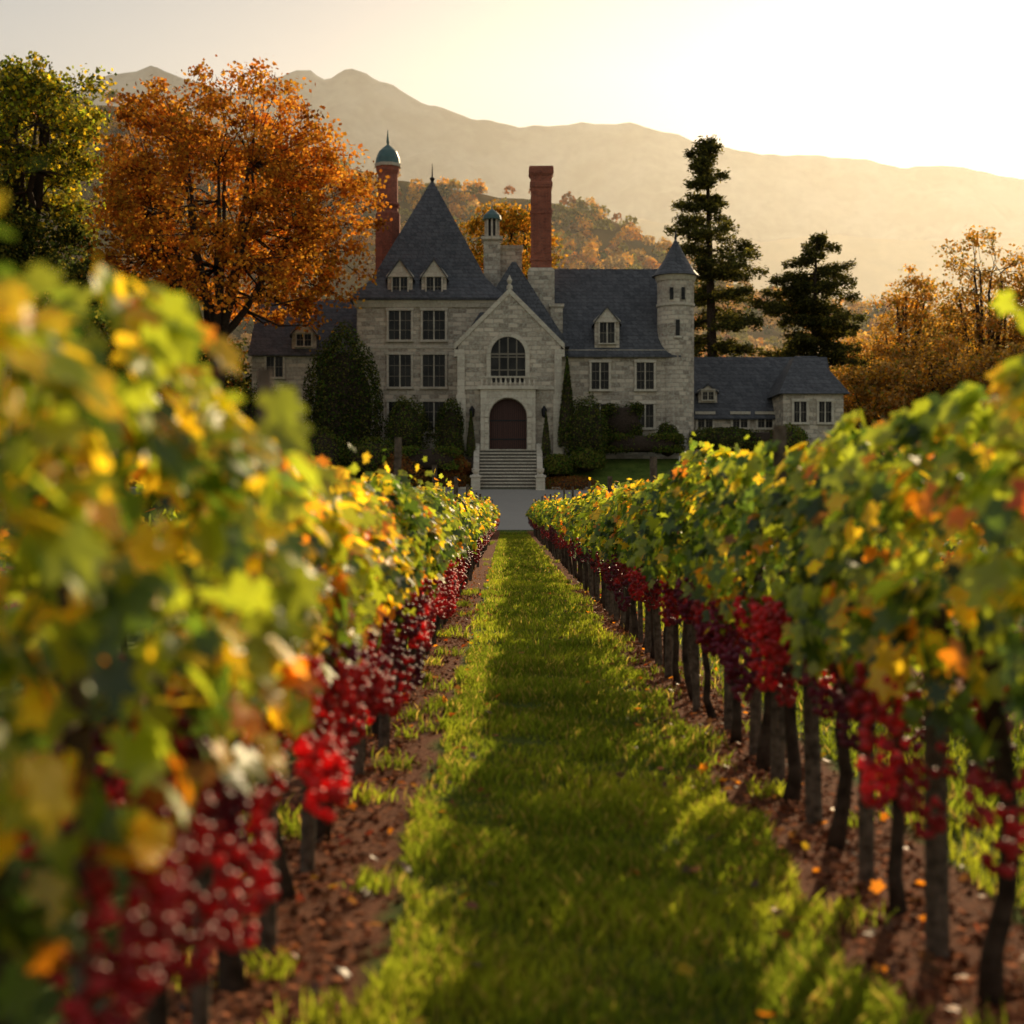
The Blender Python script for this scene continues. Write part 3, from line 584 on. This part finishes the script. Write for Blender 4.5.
sh('topiary_cone',471,412,456,11,97.9,G1,7,'cone',n=2500,ls=.09)
sh('topiary_cone',546,412,456,11,97.9,G1,8,'cone',n=2500,ls=.09)
sh('hedge',430,447,472,60,97,G2,9,'box'); sh('hedge',372,438,480,60,97,G2,10,'ball')
sh('hedge',622,404,440,40,101.5,G1,11,'box'); sh('hedge',640,434,454,84,101,G2,12,'box',n=8000)
sh('hedge',722,426,456,70,101,G1,13,'ball',n=7000); sh('round_shrub',668,424,460,28,101.3,G1,14); sh('hedge',760,430,454,60,102,G1,16,'box')
sh('round_shrub',790,425,465,40,101,G2,17);sh('round_shrub',320,425,490,50,96.5,G2,18)
sh('flower_bed',452,474,500,40,96.0,RD,19,'ball',n=4000,ls=.1); sh('flower_bed',572,476,500,60,96.0,RD,20,'ball',n=6000,ls=.1)
sh('flower_bed',558,455,480,34,97.2,G2,21,'ball'); sh('flower_bed',455,456,480,34,97.2,RD,22,'ball')
sh('round_shrub',400,455,495,50,95.9,RD,23);sh('round_shrub',587,448,474,34,97.5,G2,24)

# ------------------------------------------------------------ hills and mountains
def ridge(name,prof,Yc,y0,y1,mat,seed,rough,nxx=260,nyy=60,ex=1.6):
    pxs=np.array([p[0] for p in prof],float); pys=np.array([p[1] for p in prof],float)
    xw=(pxs-508)*Yc/F; zw=CAMZ+(508-pys)*Yc/F
    xg=np.linspace(xw[0],xw[-1],nxx); yg=np.linspace(y0,y1,nyy); GX,GY=np.meshgrid(xg,yg)
    H=np.interp(GX,xw,zw); t=np.clip(np.where(GY<Yc,(GY-y0)/(Yc-y0),(y1-GY)/(y1-Yc)),0,1)
    s=t**ex; q=np.stack([GX,GY,GX*0],-1).reshape(-1,3)
    nz=(SN(seed,6/(Yc-y0))(q)-.8*np.abs(SN(seed+1,16/(Yc-y0))(q))).reshape(GX.shape)
    Zg=2+H*s+nz*rough*H*.35*np.sin(t*np.pi)*s+SN(seed+2,40/(Yc-y0))(q).reshape(GX.shape)*H*.008*t
    V=np.stack([GX,GY,Zg],-1).reshape(-1,3); idx=(np.arange(nyy-1)[:,None]*nxx+np.arange(nxx-1)[None]).ravel()
    mk(name,V,np.stack([idx,idx+1,idx+nxx+1,idx+nxx],1),mat,None,True); return xg,yg,Zg
ridge('mountain',[(-900,150),(-500,120),(-100,140),(0,110),(85,86),(120,72),(150,66),(185,73),(210,82),(250,86),(275,74),(300,69),(312,68),(322,79),(333,77),(352,68),(365,70),(385,81),(440,106),(480,118),(520,126),(560,124),(600,121),(640,122),(665,128),(700,140),(760,152),(820,154),(860,157),(905,166),(950,161),(1024,176),(1200,200),(1500,190),(2000,230)],3000,1700,4200,MMT,3,.8,420,90)
ridge('distant_ridge',[(-600,240),(300,240),(560,225),(640,218),(700,226),(760,240),(800,236),(840,232),(900,240),(1000,238),(1100,228),(1300,240),(1700,260)],1500,1000,1900,MMT2,8,.3,260,50)
xg,yg,Zg=ridge('hill',[(-900,60),(-400,80),(0,100),(110,108),(160,120),(250,146),(320,168),(360,173),(400,182),(450,190),(500,200),(560,209),(600,218),(640,238),(680,262),(740,292),(850,312),(1000,325),(1200,325),(1500,315)],600,280,760,MHILL,12,.15,200,60,1.25)
n=3400; fx=rng.uniform(-300,230,n); fy=320+rng.uniform(0,1,n)**.8*300
ix=np.clip(np.searchsorted(xg,fx),0,len(xg)-1); iy=np.clip(np.searchsorted(yg,fy),0,len(yg)-1); fz=Zg[iy,ix]
sc_=rng.uniform(2.2,4.2,n); per=60
u=norm(rng.normal(size=(n*per,3))); u[:,2]=np.abs(u[:,2])*1.2-.2
P=np.repeat(np.stack([fx,fy,fz+sc_*.4],1),per,axis=0)+u*np.repeat(sc_,per)[:,None]*rng.uniform(.6,1.05,(n*per,1))*np.array([.9,.9,.95])
tc=pick({'or':2,'gold':4,'ol':5,'tan':2.5,'dk':1,'rust':1},n); C=np.repeat(tc,per,axis=0)*rng.uniform(.6,1.4,(n*per,1))
R=frames(u+rng.normal(0,.5,(n*per,3)),randdir(n*per)); q=inst_arrays(QV,QF,R,P,np.repeat(sc_,per)*.42*rng.uniform(.7,1.3,n*per),C)
mk('hillside_forest',q[0],q[1],MTREE,q[2])

# ------------------------------------------------------------ haze banks lying in the valley
def haze(x0,x1,y0,y1,z1,dens,g):
    hz=bpy.data.materials.new('haze'); hz.use_nodes=True; nt=hz.node_tree; nt.nodes.clear(); o=nt.nodes.new('ShaderNodeOutputMaterial'); vs=nt.nodes.new('ShaderNodeVolumeScatter')
    vs.inputs['Color'].default_value=(.96,.93,.86,1); vs.inputs['Density'].default_value=dens; vs.inputs['Anisotropy'].default_value=g; nt.links.new(vs.outputs[0],o.inputs['Volume'])
    h=Part(); h.box(x0,x1,y0,y1,-20,z1); h.make('valley_haze',hz)
haze(-3000,3000,650,880,268,.0011,.66)
haze(-600,600,200,275,80,.0008,.6)

# ------------------------------------------------------------ light
W=bpy.data.worlds.new('World'); scene.world=W; W.use_nodes=True; nt=W.node_tree; bg=nt.nodes['Background']; sky=nt.nodes.new('ShaderNodeTexSky'); sky.sky_type='NISHITA'; sky.sun_disc=False
sky.sun_elevation=SUN_EL; sky.sun_rotation=SUN_AZ; sky.air_density=1.0; sky.dust_density=1.5; sky.ozone_density=.5
gm=nt.nodes.new('ShaderNodeGamma'); gm.inputs[1].default_value=.45; nt.links.new(sky.outputs[0],gm.inputs[0])
tn=nt.nodes.new('ShaderNodeMix'); tn.data_type='RGBA'; tn.blend_type='MULTIPLY'; tn.inputs[0].default_value=1; tn.inputs[7].default_value=(2.05,1.84,1.56,1); nt.links.new(gm.outputs[0],tn.inputs[6])
nt.links.new(tn.outputs[2],bg.inputs[0]); bg.inputs[1].default_value=.15
S=Vector((math.sin(SUN_AZ)*math.cos(SUN_EL),math.cos(SUN_AZ)*math.cos(SUN_EL),math.sin(SUN_EL)))
sl_=bpy.data.lights.new('sun','SUN'); sl_.energy=5; sl_.angle=math.radians(.5); sl_.color=(1,.76,.45)
so=link(bpy.data.objects.new('sun',sl_)); so.rotation_euler=S.to_track_quat('Z','Y').to_euler(); so.location=(20,40,30)
# ------------------------------------------------------------ camera
cd=bpy.data.cameras.new('camera'); cd.lens=50; cd.sensor_width=36; cd.clip_start=.05; cd.clip_end=20000; cd.dof.use_dof=True; cd.dof.focus_distance=24; cd.dof.aperture_fstop=1.9
co=link(bpy.data.objects.new('camera',cd)); co.location=(0,0,CAMZ); co.rotation_euler=(math.radians(90-.16),0,math.radians(-.16)); scene.camera=co
